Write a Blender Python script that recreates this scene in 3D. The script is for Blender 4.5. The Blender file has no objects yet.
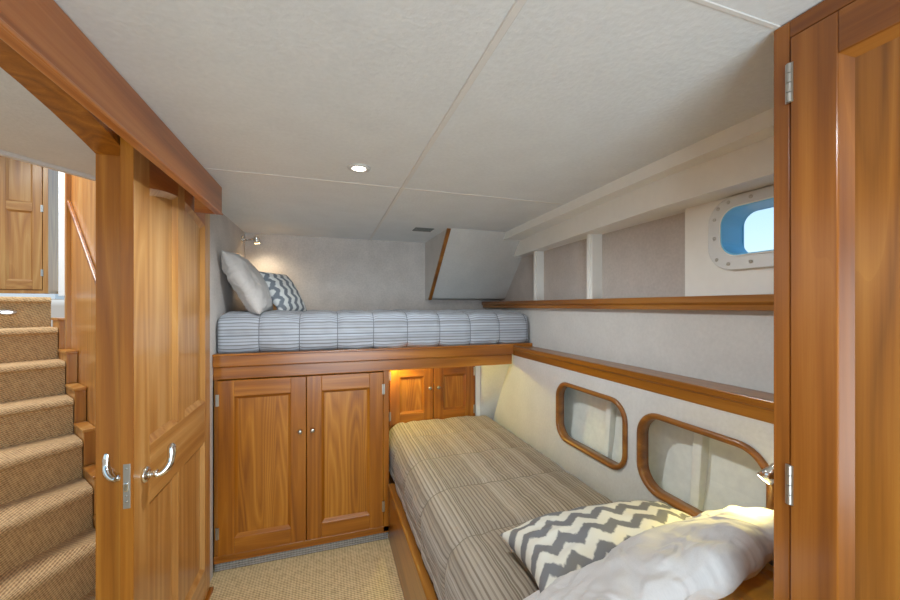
import bpy, bmesh, math, random
from mathutils import Vector, Matrix, noise, Euler
random.seed(7)
H = 1.4                      # eye height above the cabin floor; heights below are written from the eye
COL = bpy.context.scene.collection
PI = math.pi

# ---------------------------------------------------------------- materials
def srgb(r, g, b):
    def c(v):
        v /= 255.0
        return v / 12.92 if v <= .04045 else ((v + .055) / 1.055) ** 2.4
    return (c(r), c(g), c(b), 1)

def new_mat(name):
    m = bpy.data.materials.new(name); m.use_nodes = True
    nt = m.node_tree
    return m, nt, nt.nodes['Principled BSDF']

def N(nt, t, **k):
    n = nt.nodes.new(t)
    for a, v in k.items(): setattr(n, a, v)
    return n

def math_node(nt, op, a, b=None):
    n = N(nt, 'ShaderNodeMath', operation=op)
    for i, v in enumerate((a, b)):
        if v is None: continue
        if isinstance(v, (int, float)): n.inputs[i].default_value = v
        else: nt.links.new(v, n.inputs[i])
    return n.outputs[0]

def ramp(nt, fac, stops):
    r = N(nt, 'ShaderNodeValToRGB')
    e = r.color_ramp.elements
    while len(e) < len(stops): e.new(.5)
    for i, (p, c) in enumerate(stops): e[i].position = p; e[i].color = c
    nt.links.new(fac, r.inputs[0])
    return r.outputs[0]

def bump(nt, bsdf, h, strength, dist):
    b = N(nt, 'ShaderNodeBump'); b.inputs['Strength'].default_value = strength
    b.inputs['Distance'].default_value = dist
    nt.links.new(h, b.inputs['Height']); nt.links.new(b.outputs[0], bsdf.inputs['Normal'])

def wood(name, dark, mid, light, axis='z', rings=9, rough=.28, fig=1.0):
    m, nt, bs = new_mat(name)
    tc = N(nt, 'ShaderNodeTexCoord'); oi = N(nt, 'ShaderNodeObjectInfo')
    off = N(nt, 'ShaderNodeVectorMath', operation='SCALE'); off.inputs['Scale'].default_value = 7.0
    cmb = N(nt, 'ShaderNodeCombineXYZ')
    for i in range(3): nt.links.new(oi.outputs['Random'], cmb.inputs[i])
    nt.links.new(cmb.outputs[0], off.inputs[0])
    add = N(nt, 'ShaderNodeVectorMath', operation='ADD')
    nt.links.new(tc.outputs['Object'], add.inputs[0]); nt.links.new(off.outputs[0], add.inputs[1])
    def noise_at(across, along, detail, rgh=.5, dist=0):
        mp = N(nt, 'ShaderNodeMapping')
        s = [across] * 3; s['xyz'.index(axis)] = along
        mp.inputs['Scale'].default_value = s
        nt.links.new(add.outputs[0], mp.inputs[0])
        nz = N(nt, 'ShaderNodeTexNoise'); nz.inputs['Scale'].default_value = 1
        nz.inputs['Detail'].default_value = detail; nz.inputs['Roughness'].default_value = rgh
        nz.inputs['Distortion'].default_value = dist
        nt.links.new(mp.outputs[0], nz.inputs[0]); return nz.outputs[0]
    big = noise_at(5.5, .38, 2, .5, .15)
    ring = math_node(nt, 'FRACT', math_node(nt, 'MULTIPLY', big, rings))
    tri = math_node(nt, 'MULTIPLY', math_node(nt, 'ABSOLUTE', math_node(nt, 'SUBTRACT', ring, .55)), 1.7)
    fib = noise_at(160, 3.5, 3, .6)
    band = noise_at(14, .5, 2)
    f = math_node(nt, 'ADD', math_node(nt, 'MULTIPLY', tri, .30 * fig),
                  math_node(nt, 'ADD', math_node(nt, 'MULTIPLY', fib, .34), math_node(nt, 'MULTIPLY', band, .62)))
    f = math_node(nt, 'SUBTRACT', f, .12 * fig)
    c = ramp(nt, f, [(.22, srgb(*dark)), (.5, srgb(*mid)), (.78, srgb(*light))])
    nt.links.new(c, bs.inputs['Base Color'])
    bs.inputs['Roughness'].default_value = rough
    bs.inputs['Coat Weight'].default_value = .25; bs.inputs['Coat Roughness'].default_value = .18
    bump(nt, bs, fib, .06, .001)
    return m

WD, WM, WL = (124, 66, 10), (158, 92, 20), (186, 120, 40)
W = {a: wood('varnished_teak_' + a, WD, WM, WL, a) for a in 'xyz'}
WP = wood('teak_panel', (134, 74, 14), (170, 104, 26), (196, 132, 48), 'z', 22, .3, 1.0)
SW = {a: wood('stair_teak_' + a, (156, 92, 34), (188, 124, 54), (208, 154, 84), a) for a in 'xyz'}
DL = {a: wood('pale_teak_' + a, (158, 100, 46), (188, 134, 72), (208, 160, 102), a) for a in 'xyz'}
HD = {a: wood('red_teak_' + a, (140, 74, 26), (180, 106, 48), (202, 134, 72), a, 7, .32) for a in 'xyz'}
WR = {a: wood('wardrobe_teak_' + a, (112, 60, 18), (144, 84, 26), (170, 108, 42), a, 8, .26) for a in 'xyz'}
WRP = wood('wardrobe_panel_teak', (116, 68, 18), (152, 94, 30), (176, 118, 46), 'z', 18, .26, 1.2)
RIM = wood('dark_rim_teak', (104, 60, 16), (138, 84, 26), (164, 108, 42), 'y', 7, .3)
EDGE = wood('edge_teak', (108, 62, 14), (146, 90, 26), (172, 114, 42), 'y', 7, .28)

def cloth_wall(name, col, var=.06, bs_=.3, scale=60, rough=.75, dist=.004):
    m, nt, bs = new_mat(name)
    tc = N(nt, 'ShaderNodeTexCoord')
    a = N(nt, 'ShaderNodeTexNoise'); a.inputs['Scale'].default_value = scale; a.inputs['Detail'].default_value = 5
    b = N(nt, 'ShaderNodeTexNoise'); b.inputs['Scale'].default_value = 7; b.inputs['Detail'].default_value = 4
    for n in (a, b): nt.links.new(tc.outputs['Object'], n.inputs[0])
    f = math_node(nt, 'ADD', math_node(nt, 'MULTIPLY', a.outputs[0], .5), math_node(nt, 'MULTIPLY', b.outputs[0], .5))
    lo = tuple(max(0, v * (1 - var)) for v in col); hi = tuple(min(255, v * (1 + var)) for v in col)
    nt.links.new(ramp(nt, f, [(.35, srgb(*lo)), (.65, srgb(*hi))]), bs.inputs['Base Color'])
    bs.inputs['Roughness'].default_value = rough
    bump(nt, bs, a.outputs[0], bs_, dist)
    return m

CEIL = cloth_wall('ceiling_vinyl', (224, 227, 228), .02, .35, 75, .6)
FAB = cloth_wall('wall_fabric', (206, 198, 192), .05, .15, 90, .9)
FABG = cloth_wall('hull_fabric', (194, 186, 180), .04, .15, 90, .9)
LIN = cloth_wall('lining_vinyl', (206, 204, 200), .025, .2, 80, .65)
PAINT = cloth_wall('white_paint', (238, 237, 232), .01, .05, 30, .4)
CUB = cloth_wall('cubby_lining', (226, 226, 216), .03, .08, 40, .6)
BATM = cloth_wall('batten_white', (222, 220, 216), .01, .04, 50, .5)

def plain(name, col, rough=.5, metal=0, emit=None, es=0, trans=0):
    m, nt, bs = new_mat(name)
    bs.inputs['Base Color'].default_value = srgb(*col)
    bs.inputs['Roughness'].default_value = rough; bs.inputs['Metallic'].default_value = metal
    if emit: bs.inputs['Emission Color'].default_value = srgb(*emit); bs.inputs['Emission Strength'].default_value = es
    if trans: bs.inputs['Transmission Weight'].default_value = trans; bs.inputs['IOR'].default_value = 1.1
    return m
def brushed(name, col, rough):
    m, nt, bs = new_mat(name)
    n = N(nt, 'ShaderNodeTexNoise'); n.inputs['Scale'].default_value = 60
    nt.links.new(math_node(nt, 'ADD', math_node(nt, 'MULTIPLY', n.outputs[0], .1), rough - .05), bs.inputs['Roughness'])
    bs.inputs['Base Color'].default_value = srgb(*col); bs.inputs['Metallic'].default_value = 1
    return m
CHROME = brushed('polished_chrome', (225, 222, 215), .1)
STEEL = brushed('satin_steel', (190, 186, 178), .35)
ALU = plain('cast_alloy', (212, 212, 210), .45, .2)
DARK = plain('dark_gap', (40, 30, 24), .8)
VENT = plain('vent_grey', (120, 122, 118), .5, .3)
BLUE = plain('port_blue', (120, 208, 250), .4)  # even bright blue for the porthole reveal and outer rim
GLASS = plain('port_glass', (255, 255, 255), .02, 0, trans=1)
LENS = plain('lit_lens', (255, 250, 240), .4, 0, (255, 246, 228), 14)
WLENS = plain('warm_lens', (255, 240, 200), .4, 0, (255, 226, 165), 14)
CLENS = plain('cool_lens', (235, 240, 245), .3, 0, (230, 240, 255), 2.0)

def carpet(name, c1, c2, freq, ang, bumps=.9):
    m, nt, bs = new_mat(name)
    tc = N(nt, 'ShaderNodeTexCoord')
    mp = N(nt, 'ShaderNodeMapping'); mp.inputs['Rotation'].default_value = ang
    nt.links.new(tc.outputs['UV'], mp.inputs[0])
    w1 = N(nt, 'ShaderNodeTexWave', bands_direction='Y'); w1.inputs['Scale'].default_value = freq
    w1.inputs['Distortion'].default_value = 1.2; w1.inputs['Detail'].default_value = 1; w1.inputs['Detail Scale'].default_value = 6
    w2 = N(nt, 'ShaderNodeTexWave', bands_direction='X'); w2.inputs['Scale'].default_value = freq * .8
    w2.inputs['Distortion'].default_value = 1.5
    for w in (w1, w2): nt.links.new(mp.outputs[0], w.inputs[0])
    nz = N(nt, 'ShaderNodeTexNoise'); nz.inputs['Scale'].default_value = 35; nz.inputs['Detail'].default_value = 4
    nt.links.new(mp.outputs[0], nz.inputs[0])
    f = math_node(nt, 'ADD', math_node(nt, 'MULTIPLY', w1.outputs[1], .42),
        math_node(nt, 'ADD', math_node(nt, 'MULTIPLY', w2.outputs[1], .16), math_node(nt, 'MULTIPLY', nz.outputs[0], .5)))
    nt.links.new(ramp(nt, f, [(.22, srgb(*c1)), (.75, srgb(*c2))]), bs.inputs['Base Color'])
    bs.inputs['Roughness'].default_value = .95
    bump(nt, bs, f, bumps, .006)
    return m
FLOORC = carpet('floor_carpet', (160, 130, 86), (236, 208, 158), 26, (0, 0, 0))
STAIRC = carpet('stair_carpet', (146, 108, 66), (224, 186, 132), 30, (0, 0, .35))
TOEC = carpet('toe_kick_carpet', (120, 112, 104), (176, 168, 158), 26, (0, 0, 0))

def quilt(name, base, stripes, seam_u, seam_v):
    """striped cloth: fine lines run along U, seams close the quilting boxes"""
    m, nt, bs = new_mat(name)
    tc = N(nt, 'ShaderNodeTexCoord'); sp = N(nt, 'ShaderNodeSeparateXYZ')
    nt.links.new(tc.outputs['UV'], sp.inputs[0]); U, V = sp.outputs[0], sp.outputs[1]
    def line_noise(scale, detail):
        n = N(nt, 'ShaderNodeTexNoise', noise_dimensions='2D'); n.inputs['Scale'].default_value = 1
        cb = N(nt, 'ShaderNodeCombineXYZ')
        nt.links.new(math_node(nt, 'MULTIPLY', V, scale), cb.inputs[1]); nt.links.new(math_node(nt, 'MULTIPLY', U, .5), cb.inputs[0])
        nt.links.new(cb.outputs[0], n.inputs[0]); n.inputs['Detail'].default_value = detail; return n.outputs[0]
    broad = line_noise(34, 1)
    fine = math_node(nt, 'ABSOLUTE', math_node(nt, 'SUBTRACT', math_node(nt, 'FRACT', math_node(nt, 'MULTIPLY', V, 62)), .5))
    fine = math_node(nt, 'LESS_THAN', fine, .17)
    wide = line_noise(150, 0)
    f = math_node(nt, 'ADD', math_node(nt, 'ADD', math_node(nt, 'MULTIPLY', broad, .4), .2), math_node(nt, 'MULTIPLY', wide, .25))
    f = math_node(nt, 'SUBTRACT', f, math_node(nt, 'MULTIPLY', fine, .24))
    c = ramp(nt, f, stripes)
    def near(x, step):
        d = math_node(nt, 'ABSOLUTE', math_node(nt, 'SUBTRACT', math_node(nt, 'FRACT', math_node(nt, 'ADD', math_node(nt, 'DIVIDE', x, step), .5)), .5))
        return math_node(nt, 'LESS_THAN', d, .0022 / step)
    s = math_node(nt, 'MAXIMUM', near(U, seam_u), near(V, seam_v))
    mx = N(nt, 'ShaderNodeMix', data_type='RGBA'); nt.links.new(s, mx.inputs[0])
    nt.links.new(c, mx.inputs[6]); mx.inputs[7].default_value = srgb(*base)
    nt.links.new(mx.outputs[2], bs.inputs['Base Color'])
    bs.inputs['Roughness'].default_value = .8; bs.inputs['Sheen Weight'].default_value = .15
    wv = N(nt, 'ShaderNodeTexNoise'); wv.inputs['Scale'].default_value = 400; nt.links.new(tc.outputs['UV'], wv.inputs[0])
    bump(nt, bs, wv.outputs[0], .2, .001)
    return m
QU = quilt('blue_grey_striped_quilt', (104, 106, 112), [(.25, srgb(124, 122, 124)), (.45, srgb(164, 168, 176)), (.62, srgb(184, 190, 200)), (.8, srgb(204, 206, 214))], .205, .17)
QL = quilt('brown_grey_striped_quilt', (110, 98, 78), [(.25, srgb(112, 96, 80)), (.45, srgb(146, 131, 113)), (.62, srgb(166, 152, 136)), (.8, srgb(194, 182, 172))], .33, .27)

def zigzag(name, c_grey, c_white, period=.095, amp=.032, wave=.1):
    m, nt, bs = new_mat(name)
    tc = N(nt, 'ShaderNodeTexCoord'); sp = N(nt, 'ShaderNodeSeparateXYZ')
    nt.links.new(tc.outputs['UV'], sp.inputs[0]); U, V = sp.outputs[0], sp.outputs[1]
    nz = N(nt, 'ShaderNodeTexNoise'); nz.inputs['Scale'].default_value = 70; nt.links.new(tc.outputs['UV'], nz.inputs[0])
    tri = math_node(nt, 'ABSOLUTE', math_node(nt, 'SUBTRACT', math_node(nt, 'FRACT', math_node(nt, 'DIVIDE', U, wave)), .5))
    y = math_node(nt, 'ADD', V, math_node(nt, 'MULTIPLY', tri, amp * 2))
    y = math_node(nt, 'ADD', y, math_node(nt, 'MULTIPLY', nz.outputs[0], .016))
    s = math_node(nt, 'ABSOLUTE', math_node(nt, 'SUBTRACT', math_node(nt, 'FRACT', math_node(nt, 'DIVIDE', y, period)), .5))
    c = ramp(nt, s, [(.20, srgb(*c_grey)), (.29, srgb(*c_white))])
    nt.links.new(c, bs.inputs['Base Color']); bs.inputs['Roughness'].default_value = .75
    return m
CHEV = zigzag('chevron_cotton', (112, 110, 110), (210, 204, 190), .072, .034, .085)
CHEV2 = zigzag('chevron_cotton_blue_grey', (122, 128, 136), (226, 226, 224), .062, .022, .065)
def linen(name, col):
    m, nt, bs = new_mat(name)
    tc = N(nt, 'ShaderNodeTexCoord')
    n = N(nt, 'ShaderNodeTexNoise'); n.inputs['Scale'].default_value = 300; nt.links.new(tc.outputs['UV'], n.inputs[0])
    k = N(nt, 'ShaderNodeTexNoise'); k.inputs['Scale'].default_value = 5; k.inputs['Distortion'].default_value = 2.5; nt.links.new(tc.outputs['UV'], k.inputs[0])
    nt.links.new(ramp(nt, n.outputs[0], [(.3, srgb(*[v * .97 for v in col])), (.7, srgb(*col))]), bs.inputs['Base Color'])
    bs.inputs['Roughness'].default_value = .7; bs.inputs['Sheen Weight'].default_value = .2
    bump(nt, bs, k.outputs[0], .9, .03)
    return m
WHITE = linen('white_cotton', (196, 190, 186))
GOLD = linen('golden_cotton', (224, 160, 50))

# ---------------------------------------------------------------- mesh builder
class MB:
    """collects shapes; M maps local (u, v, w) to the cabin; faces remember a material slot"""
    def __init__(s, M=None):
        s.v = []; s.f = []; s.mi = []; s.uv = []; s.M = M or Matrix.Identity(4); s.smooth = []
    def add(s, vs, fs, mi=0, uvs=None, smooth=False):
        b = len(s.v)
        s.v += [s.M @ Vector(p) for p in vs]
        for i, f in enumerate(fs):
            s.f.append([b + k for k in f]); s.mi.append(mi); s.smooth.append(smooth)
            s.uv.append(uvs[i] if uvs else None)
        return s
    def box(s, x0, x1, y0, y1, z0, z1, mi=0):
        x0, x1 = sorted((x0, x1)); y0, y1 = sorted((y0, y1)); z0, z1 = sorted((z0, z1))
        vs = [(x, y, z) for z in (z0, z1) for y in (y0, y1) for x in (x0, x1)]
        fs = [(0, 2, 3, 1), (4, 5, 7, 6), (0, 1, 5, 4), (2, 6, 7, 3), (0, 4, 6, 2), (1, 3, 7, 5)]
        return s.add(vs, fs, mi)
    def hexa(s, bottom, top, mi=0):
        """two quads, same order"""
        n = len(bottom)
        fs = [list(range(n))[::-1], list(range(n, 2 * n))] + [(i, (i + 1) % n, n + (i + 1) % n, n + i) for i in range(n)]
        return s.add(list(bottom) + list(top), fs, mi)
    def slope(s, u0, u1, v0, v1, wo, wi, r, mi=0, skip=()):
        """four sloping strips between an outer rectangle at depth wo and an inner one at depth wi"""
        o = [(u0, v0, wo), (u1, v0, wo), (u1, v1, wo), (u0, v1, wo)]
        i = [(u0 + r, v0 + r, wi), (u1 - r, v0 + r, wi), (u1 - r, v1 - r, wi), (u0 + r, v1 - r, wi)]
        for k in range(4):
            a, b = k, (k + 1) % 4
            s.add([o[a], o[b], i[b], i[a]], [(0, 1, 2, 3)], mi[k] if isinstance(mi, (list, tuple)) else mi)
        return s
    def tube(s, path, r, mi=0, n=12, caps=True):
        P = [Vector(p) for p in path]; rs = r if isinstance(r, (list, tuple)) else [r] * len(P)
        up = None; vs = []; fs = []
        for i, p in enumerate(P):
            t = (P[min(i + 1, len(P) - 1)] - P[max(i - 1, 0)]).normalized()
            if up is None:
                up = Vector((0, 0, 1)) if abs(t.z) < .9 else Vector((1, 0, 0))
            a = (up - t * up.dot(t)).normalized(); up = a; b = t.cross(a)
            vs += [p + (a * math.cos(2 * PI * k / n) + b * math.sin(2 * PI * k / n)) * rs[i] for k in range(n)]
        for i in range(len(P) - 1):
            for k in range(n):
                fs.append((i * n + k, i * n + (k + 1) % n, (i + 1) * n + (k + 1) % n, (i + 1) * n + k))
        s.add(vs, fs, mi, smooth=True)
        if caps:
            s.add(vs[:n], [tuple(range(n))[::-1]], mi); s.add(vs[-n:], [tuple(range(n))], mi)
        return s
    def rod(s, a, b, prof, mi=0, n=20):
        """turned shape: prof = [(t along a-b, radius)]"""
        a = Vector(a); b = Vector(b)
        pts = [a.lerp(b, t) for t, _ in prof]
        d = (b - a).normalized(); up = Vector((0, 0, 1)) if abs(d.z) < .9 else Vector((1, 0, 0))
        e = (up - d * up.dot(d)).normalized(); g = d.cross(e); vs = []; fs = []
        for p, (_, r) in zip(pts, prof):
            vs += [p + (e * math.cos(2 * PI * k / n) + g * math.sin(2 * PI * k / n)) * max(r, 1e-4) for k in range(n)]
        for i in range(len(pts) - 1):
            for k in range(n): fs.append((i * n + k, i * n + (k + 1) % n, (i + 1) * n + (k + 1) % n, (i + 1) * n + k))
        fs.append(tuple(range(n))[::-1]); fs.append(tuple(range((len(pts) - 1) * n, len(pts) * n)))
        return s.add(vs, fs, mi, smooth=True)
    def sweep(s, path, prof, closed=True, mi=0, smooth=True):
        """path: list of (centre, outward, normal) frames; prof: [(o, n)]"""
        m = len(prof); n = len(path); vs = []
        for c, o, nn in path: vs += [Vector(c) + Vector(o) * a + Vector(nn) * b for a, b in prof]
        fs = []
        for i in range(n if closed else n - 1):
            j = (i + 1) % n
            for k in range(m): fs.append((i * m + k, i * m + (k + 1) % m, j * m + (k + 1) % m, j * m + k))
        if not closed:
            fs.append(tuple(range(m))[::-1]); fs.append(tuple((n - 1) * m + k for k in range(m)))
        return s.add(vs, fs, mi, smooth=smooth)
    def obj(s, name, mats, parent=None, bevel=0, uvscale=None, at=None):
        if not isinstance(mats, (list, tuple)): mats = [mats]
        xs = [v.x for v in s.v]; ys = [v.y for v in s.v]; zs = [v.z for v in s.v]
        if parent is None:
            org = Vector(at) if at else Vector(((min(xs) + max(xs)) / 2, (min(ys) + max(ys)) / 2, min(zs)))
        else:
            org = parent['_w'] if '_w' in parent else (0, 0, 0)
            org = Vector(org)
        me = bpy.data.meshes.new(name)
        me.from_pydata([v - org for v in s.v], [], s.f)
        for m in mats: me.materials.append(m)
        for p, mi, sm in zip(me.polygons, s.mi, s.smooth): p.material_index = mi; p.use_smooth = sm
        ul = me.uv_layers.new(name='UVMap')
        for p, uv in zip(me.polygons, s.uv):
            n = p.normal
            for q, li in enumerate(p.loop_indices):
                if uv: ul.data[li].uv = uv[q]
                else:
                    c = me.vertices[me.loops[li].vertex_index].co
                    a = max(range(3), key=lambda k: abs(n[k]))
                    ul.data[li].uv = (c.y, c.z) if a == 0 else ((c.x, c.z) if a == 1 else (c.x, c.y))
        me.validate(); 
        bm = bmesh.new(); bm.from_mesh(me); bmesh.ops.recalc_face_normals(bm, faces=bm.faces); bm.to_mesh(me); bm.free()
        o = bpy.data.objects.new(name, me); COL.objects.link(o)
        if parent is None: o.location = org + Vector((0, 0, H))
        else: o.parent = parent
        o['_w'] = tuple(org)
        if bevel:
            b = o.modifiers.new('edge', 'BEVEL'); b.width = bevel; b.segments = 2; b.limit_method = 'ANGLE'; b.angle_limit = .6
            b.harden_normals = False
        return o

def thing(name, at, label, cat, group=None, kind=None):
    o = bpy.data.objects.new(name, None); COL.objects.link(o)
    o.location = Vector(at) + Vector((0, 0, H)); o['_w'] = tuple(at); o.empty_display_size = .05
    return tag(o, label, cat, group, kind)
def tag(o, label=None, cat=None, group=None, kind=None):
    if label: o['label'] = label
    if cat: o['category'] = cat
    if group: o['group'] = group
    if kind: o['kind'] = kind
    return o
def struct(mb, name, mats, label=None, cat=None, bevel=0):
    return tag(mb.obj(name, mats, None, bevel), label, cat, None, 'structure')

def plane_matrix(o, u, v, w):
    m = Matrix.Identity(4)
    for i, a in enumerate((u, v, w)):
        for r in range(3): m[r][i] = a[r]
    for r in range(3): m[r][3] = o[r]
    return m
FRONT = lambda y: plane_matrix((0, y, 0), (1, 0, 0), (0, 0, 1), (0, -1, 0))   # faces the camera side; w comes forward

def rrect(y0, y1, z0, z1, r, n=8):
    pts = []
    for cy, cz, a0 in ((y1 - r, z1 - r, 0), (y0 + r, z1 - r, 90), (y0 + r, z0 + r, 180), (y1 - r, z0 + r, 270)):
        for k in range(n + 1):
            a = math.radians(a0 + 90 * k / n); pts.append((cy + r * math.cos(a), cz + r * math.sin(a)))
    return pts

def holed(name, outer, holes, x0, x1, mat, label=None, cat=None):
    """panel in a plane of constant X (from x0 to x1) with rounded openings"""
    bm = bmesh.new(); edges = []
    for loop in [outer] + holes:
        vs = [bm.verts.new((x0, y, z)) for y, z in loop]
        edges += [bm.edges.new((vs[i], vs[(i + 1) % len(vs)])) for i in range(len(vs))]
    bmesh.ops.triangle_fill(bm, use_beauty=True, edges=edges)
    ext = bmesh.ops.extrude_face_region(bm, geom=list(bm.faces))
    bmesh.ops.translate(bm, vec=(x1 - x0, 0, 0), verts=[g for g in ext['geom'] if isinstance(g, bmesh.types.BMVert)])
    mb = MB(); bm.verts.index_update()
    mb.add([v.co[:] for v in bm.verts], [[v.index for v in f.verts] for f in bm.faces]); bm.free()
    return struct(mb, name, mat, label, cat)

def panel_door(M, w, h, parent, mats, panel_mat, stile=.075, rail=.09, thick=.02, rows=1, cols=1, hinge=None, knob=None, name='door', lab=None):
    """frame and panel door; stiles slot 0, rails slot 1; local origin bottom left"""
    d = MB(M); st = stile; cw = (w - st * (cols + 1)) / cols; rh = (h - rail * (rows + 1)) / rows
    for c in range(cols + 1): d.box(c * (cw + st), c * (cw + st) + st, 0, h, 0, thick, 0)
    for r in range(rows + 1):
        for c in range(cols):
            u = st + c * (cw + st); d.box(u, u + cw, r * (rh + rail), r * (rh + rail) + rail, 0, thick, 1)
    do = d.obj(name, mats, parent, .002)
    do['_w'] = parent['_w']
    for c in range(cols):
        for r in range(rows):
            u0 = st + c * (cw + st); v0 = rail + r * (rh + rail); mo = MB(M)
            mo.slope(u0, u0 + cw, v0, v0 + rh, thick - .003, .006, .016, [1, 0, 1, 0])
            mo.obj('panel_moulding', mats, do)
            p = MB(M); k = .014
            p.box(u0 + k, u0 + cw - k, v0 + k, v0 + rh - k, 0, .007)
            p.obj('panel', panel_mat, do)
    if knob:
        kb = MB(M); u, v = knob
        kb.rod((u, v, thick), (u, v, thick + .024), [(0, .006), (.4, .005), (.5, .011), (.75, .0125), (.95, .010), (1, .004)])
        kb.obj('knob', STEEL, do)
    if hinge is not None:
        for v in hinge[1]:
            hg = MB(M); u = hinge[0]
            hg.tube([(u, v - .03, thick + .001), (u, v + .03, thick + .001)], .0045)
            hg.box(u - .008, u + .008, v - .03, v + .03, thick - .002, thick + .0015)
            hg.obj('hinge', STEEL, do)
    return do

# ---------------------------------------------------------------- room shell
C0 = .525
m = MB(); m.box(-.6, 1.6, -1.2, 3.1, -1.45, -1.4); 
struct(m, 'floor', FLOORC, 'ribbed tan carpet on the cabin floor in front of the cupboards', 'floor')
m = MB(); m.hexa([(-.585, -1.2, C0), (1.5, -1.2, C0), (1.5, 3.1, C0), (-.585, 3.1, C0)], [(-.585, -1.2, .56), (1.5, -1.2, .56), (1.5, 3.1, .56), (-.585, 3.1, .56)])
struct(m, 'ceiling', CEIL, 'white textured vinyl ceiling panels over the cabin', 'ceiling')
def batten(n, *b): 
    mm = MB(); mm.box(*b, C0 - (.006 if n == 'trim_1' else .0015), C0 + .001); struct(mm, n, BATM, None, None, .0015)
batten('trim_1', .306, .322, -1.2, 2.998)
batten('trim_2', -.565, .305, 1.636, 1.650)
batten('trim_3', .323, 1.15, 1.636, 1.650)
batten('trim_4', .323, 1.10, .4695, .4785)
m = MB(); m.box(-.6, 1.5, 3.0, 3.05, -1.4, .56); struct(m, 'wall_back', FAB, 'mottled grey fabric wall behind the upper bunk', 'wall')
m = MB(); m.box(-.589, -.567, 2.215, 3.0, -.36, C0); m.box(-.589, -.567, 2.112, 2.215, -1.4, C0)
struct(m, 'wall_left', FAB, 'grey fabric wall at the head of the upper bunk', 'wall')
# partition with the arched opening (behind the sliding door)
prof = [(3.0, .6), (-1.2, .6), (-1.2, -1.4), (.1, -1.4), (.1, .46)]
arch = []
for k in range(17):
    a = PI - PI * k / 16
    y = .76 + .66 * math.cos(a); z = .466 + .066 * (1 - abs(math.cos(a)) ** 2.2)
    arch.append((y, z))
prof += arch + [(1.42, -1.4), (3.0, -1.4)]
bm = bmesh.new()
va = [bm.verts.new((-.59, y, z)) for y, z in prof]; ed = [bm.edges.new((va[i], va[(i + 1) % len(va)])) for i in range(len(va))]
bmesh.ops.triangle_fill(bm, use_beauty=True, edges=ed)
ex = bmesh.ops.extrude_face_region(bm, geom=list(bm.faces))
bmesh.ops.translate(bm, vec=(-.086, 0, 0), verts=[g for g in ex['geom'] if isinstance(g, bmesh.types.BMVert)])
mb = MB(); bm.verts.index_update(); mb.add([v.co[:] for v in bm.verts], [[v.index for v in f.verts] for f in bm.faces]); bm.free()
struct(mb, 'door_frame', W['z'], 'wooden partition with an arched doorway to the stairs', 'doorway')
# hull side
def stat(y, a):           # interpolate along the hull
    for (y0, v0), (y1, v1) in zip(a, a[1:]):
        if y <= y1: return v0 + (v1 - v0) * (y - y0) / (y1 - y0)
    return a[-1][1]
BX1 = [(-1.2, 1.11), (.67, 1.119), (1.03, 1.127), (2.35, 1.197), (3, 1.22)]
BX2 = [(-1.2, 1.18), (.71, 1.187), (1.13, 1.19), (1.53, 1.23), (2.42, 1.335), (3, 1.36)]
GX = [(-1.2, 1.345), (1.0, 1.345), (1.7, 1.352), (2.25, 1.40), (2.9, 1.44), (3, 1.44)]
ST = [-1.2, 0, .67, .9, 1.13, 1.35, 1.53, 1.8, 2.1, 2.42, 2.6]
def loft(name, poly_of_y, ys, mat, label=None, cat=None):
    mb = MB(); n = len(poly_of_y(0)); vs = []
    for y in ys: vs += [(x, y, z) for x, z in poly_of_y(y)]
    fs = [(i * n + k, i * n + (k + 1) % n, (i + 1) * n + (k + 1) % n, (i + 1) * n + k) for i in range(len(ys) - 1) for k in range(n)]
    fs += [tuple(range(n)), tuple((len(ys) - 1) * n + k for k in range(n))]
    mb.add(vs, fs); return struct(mb, name, mat, label, cat)
loft('trim_5', lambda y: [(stat(y, BX1), C0 + .002), (stat(y, BX1), .478), (1.5, .478), (1.5, C0 + .002)], ST, PAINT, 'narrow white beam along the ceiling edge above the porthole', 'beam')
loft('trim_6', lambda y: [(stat(y, BX2), .479), (stat(y, BX2), .372), (1.5, .372), (1.5, .479)], ST, PAINT, 'deep white beam right above the porthole wall', 'beam')
loft('wall_hull', lambda y: [(stat(y, GX), .375), (stat(y, GX), .0), (1.5, .0), (1.5, .375)], [1.0, 1.35, 1.8, 2.3, 3.0], FABG, 'grey fabric hull lining behind the white posts', 'wall')
def post(n, y0, y1, x0):
    mb = MB(); xb = stat(y0, GX) + .01; mb.box(x0, xb, y0, y1, .03, .372)
    mb.box(x0 - .006, x0, y0 + (y1 - y0) * .3, y1 - (y1 - y0) * .3, .03, .372)
    struct(mb, n, PAINT, None, None, .002)
post('trim_7', 1.592, 1.636, 1.292); post('trim_8', 2.205, 2.248, 1.34)
# porthole wall, window_1
pout = rrect(.565, .972, .12, .368, .085); hole = rrect(.615, .924, .168, .328, .055)
holed('wall_porthole', [(-1.2, .03), (1.074, .03), (1.074, .3725), (-1.2, .3725)], [rrect(.61, .929, .163, .333, .06)], 1.3, 1.325, PAINT, 'white painted panel around the porthole', 'wall')
win = thing('window_1', (1.3, .77, .12), 'rectangular porthole with rounded corners and a screwed metal frame', 'window', None, 'structure')
def ring_x(outer, inner, x0, x1):
    mb = MB(); n = len(outer)
    vs = [(x0, *p) for p in outer] + [(x0, *p) for p in inner] + [(x1, *p) for p in outer] + [(x1, *p) for p in inner]
    fs = []
    for i in range(n):
        j = (i + 1) % n
        fs += [(i, j, n + j, n + i), (2 * n + i, 2 * n + j, 3 * n + j, 3 * n + i), (i, j, 2 * n + j, 2 * n + i), (n + i, n + j, 3 * n + j, 3 * n + i)]
    mb.add(vs, fs); return mb
ring_x(pout, hole, 1.284, 1.301).obj('window_frame', ALU, win, .003)
hole2 = rrect(.618, .921, .171, .325, .055)
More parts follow.
